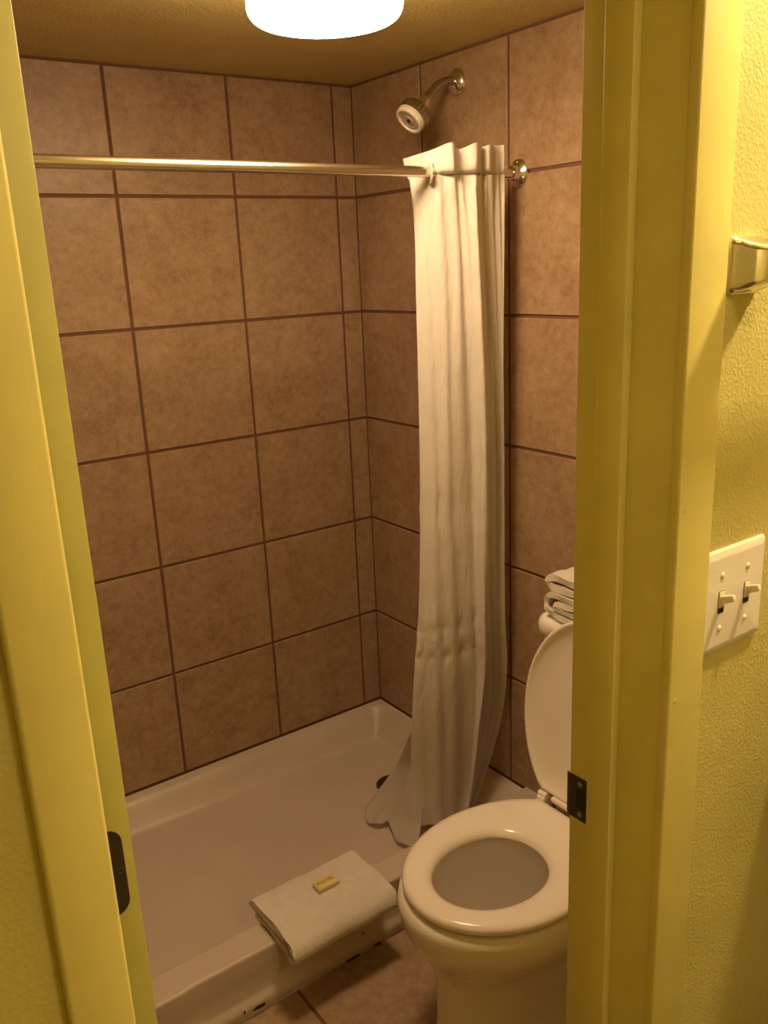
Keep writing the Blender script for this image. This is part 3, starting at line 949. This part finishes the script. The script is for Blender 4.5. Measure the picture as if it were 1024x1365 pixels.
# ------------------------------------------------------------------ light switch
PX, PZ = -0.7638, 1.262
sw = tag(empty('light_switch', (PX, YO, PZ)), 'white double toggle light switch plate beside the door frame', 'light switch')
bm = bmesh.new()
def plate_ring(w, h, y, r): return [Vector((PX + a, y, PZ + b)) for a, b in rrect(w, h, r, 4)]
loft(bm, [plate_ring(0.1155, 0.1155, YO, 0.003), plate_ring(0.1155, 0.1155, YO - 0.002, 0.003), plate_ring(0.1125, 0.1125, YO - 0.0042, 0.003), plate_ring(0.102, 0.102, YO - 0.0062, 0.003), plate_ring(0.097, 0.097, YO - 0.0064, 0.003)], True, True, True)
pl = obj('plate', bm, 'plate', auto=25)
adopt(sw, pl)
for sx in (-0.023, 0.023):
    x = PX + sx
    slot = box('slot', x - 0.0052, x + 0.0052, YO - 0.0068, YO - 0.0060, PZ - 0.0125, PZ + 0.0125, 'dark')
    fr = box('toggle_frame', x - 0.0048, x + 0.0048, YO - 0.0078, YO - 0.0062, PZ - 0.006, PZ + 0.012, 'toggle', bev=0.0006)
    bm = bmesh.new()
    add_box(bm, -0.0034, 0.0034, -0.0175, 0.002, -0.0045, 0.0045, 0.0012)
    for v in bm.verts:
        f = 1 - 0.25 * max(0, -v.co.y / 0.0175)
        v.co.x *= f; v.co.z *= f
    bmesh.ops.transform(bm, matrix=Matrix.Translation((x, YO - 0.006, PZ + 0.002)) @ Matrix.Rotation(math.radians(-24), 4, 'X'), verts=bm.verts)
    tg = obj('toggle', bm, 'toggle', auto=40)
    adopt(sw, slot, fr, tg)
    for szz in (0.0302, -0.0302):
        s = lathe('screw', (x, YO - 0.0062, PZ + szz), (0, -1, 0), [(0.0036, 0), (0.0034, 0.0008), (0.0026, 0.0014), (0.0004, 0.0016)], 'plate', n=14)
        adopt(sw, s)

# ------------------------------------------------------------------ towel bar
BX, BZ = -0.7785, 1.607
tb = tag(empty('towel_bar', (BX + 0.22, YO, BZ)), 'chrome towel bar with square mount above the light switch', 'towel bar')
def bracket(x):
    e = empty('bracket', (x, YO, BZ))
    bm = bmesh.new()
    def sq(w, h, y, r, dx=0): return [Vector((x + dx + a, y, BZ + b)) for a, b in rrect(w, h, r, 4)]
    loft(bm, [sq(0.053, 0.053, YO + 0.001, 0.006), sq(0.053, 0.053, YO - 0.004, 0.006), sq(0.049, 0.049, YO - 0.0065, 0.006),
              sq(0.047, 0.047, YO - 0.012, 0.005), sq(0.041, 0.042, YO - 0.018, 0.006), sq(0.035, 0.037, YO - 0.028, 0.006), sq(0.031, 0.034, YO - 0.045, 0.006), sq(0.031, 0.034, YO - 0.066, 0.006), sq(0.023, 0.027, YO - 0.070, 0.006)], True, True, True)
    a = obj('post', bm, 'chrome', auto=35)
    adopt(e, a)
    e.parent = tb
    e.matrix_parent_inverse = Matrix.Translation(tb.location).inverted()
bracket(BX); bracket(BX + 0.455)
bar = box('bar', BX + 0.008, BX + 0.447, YO - 0.064, YO - 0.047, BZ - 0.0095, BZ + 0.0095, 'chrome', bev=0.002)
adopt(tb, bar)

# ------------------------------------------------------------------ wall lamp right of the doorway (outside the frame)
GX, GY, GZ = -0.37, -2.02, 2.22
wl = tag(empty('wall_lamp', (GX, YO, GZ)), 'round glowing wall lamp above the towel bar', 'lamp')
bp_ = lathe('backplate', (GX, YO, GZ), (0, -1, 0), [(0.055, 0), (0.055, 0.008), (0.045, 0.016), (0.02, 0.022), (0.014, 0.06), (0.014, 0.18)], 'chrome', n=32)
gl = lathe('globe', (GX, GY, GZ), (0, 0, 1), [(0.04 * math.sin(math.pi * k / 16) + 0.0005, -0.04 * math.cos(math.pi * k / 16)) for k in range(17)], 'globe', n=32)
adopt(wl, bp_, gl)

# ceiling lamp of the outer room, behind the camera
cl2 = tag(empty('ceiling_light', (-1.0, -3.2, 2.44)), 'round glowing lamp on the ceiling outside the bathroom', 'lamp')
c1 = lathe('base', (-1.0, -3.2, 2.44), (0, 0, -1), [(0.14, 0), (0.14, 0.018), (0.125, 0.022)], 'plate', n=32)
c2 = lathe('diffuser', (-1.0, -3.2, 2.44), (0, 0, -1), [(0.125, 0.02), (0.118, 0.04), (0.09, 0.055), (0.05, 0.062), (0.003, 0.064)], 'dome', n=32)
adopt(cl2, c1, c2)

# ------------------------------------------------------------------ dark cabinet right of the doorway (edge of the frame)
VX = -0.607
van = tag(empty('cabinet', (VX + 0.35, -2.02, 0)), 'dark wooden cabinet against the yellow wall right of the doorway', 'cabinet')
v1 = box('body', VX + 0.012, VX + 0.70, -2.20, YO - 0.001, 0.0, 1.145, 'wood', bev=0.003)
v2 = box('top', VX, VX + 0.712, -2.225, YO - 0.001, 1.145, 1.17, 'wood', bev=0.004)
v3 = box('door', VX + 0.03, VX + 0.35, -2.218, -2.20, 0.10, 1.11, 'wood', bev=0.003)
v4 = box('door', VX + 0.36, VX + 0.68, -2.218, -2.20, 0.10, 1.11, 'wood', bev=0.003)
adopt(van, v1, v2, v3, v4)
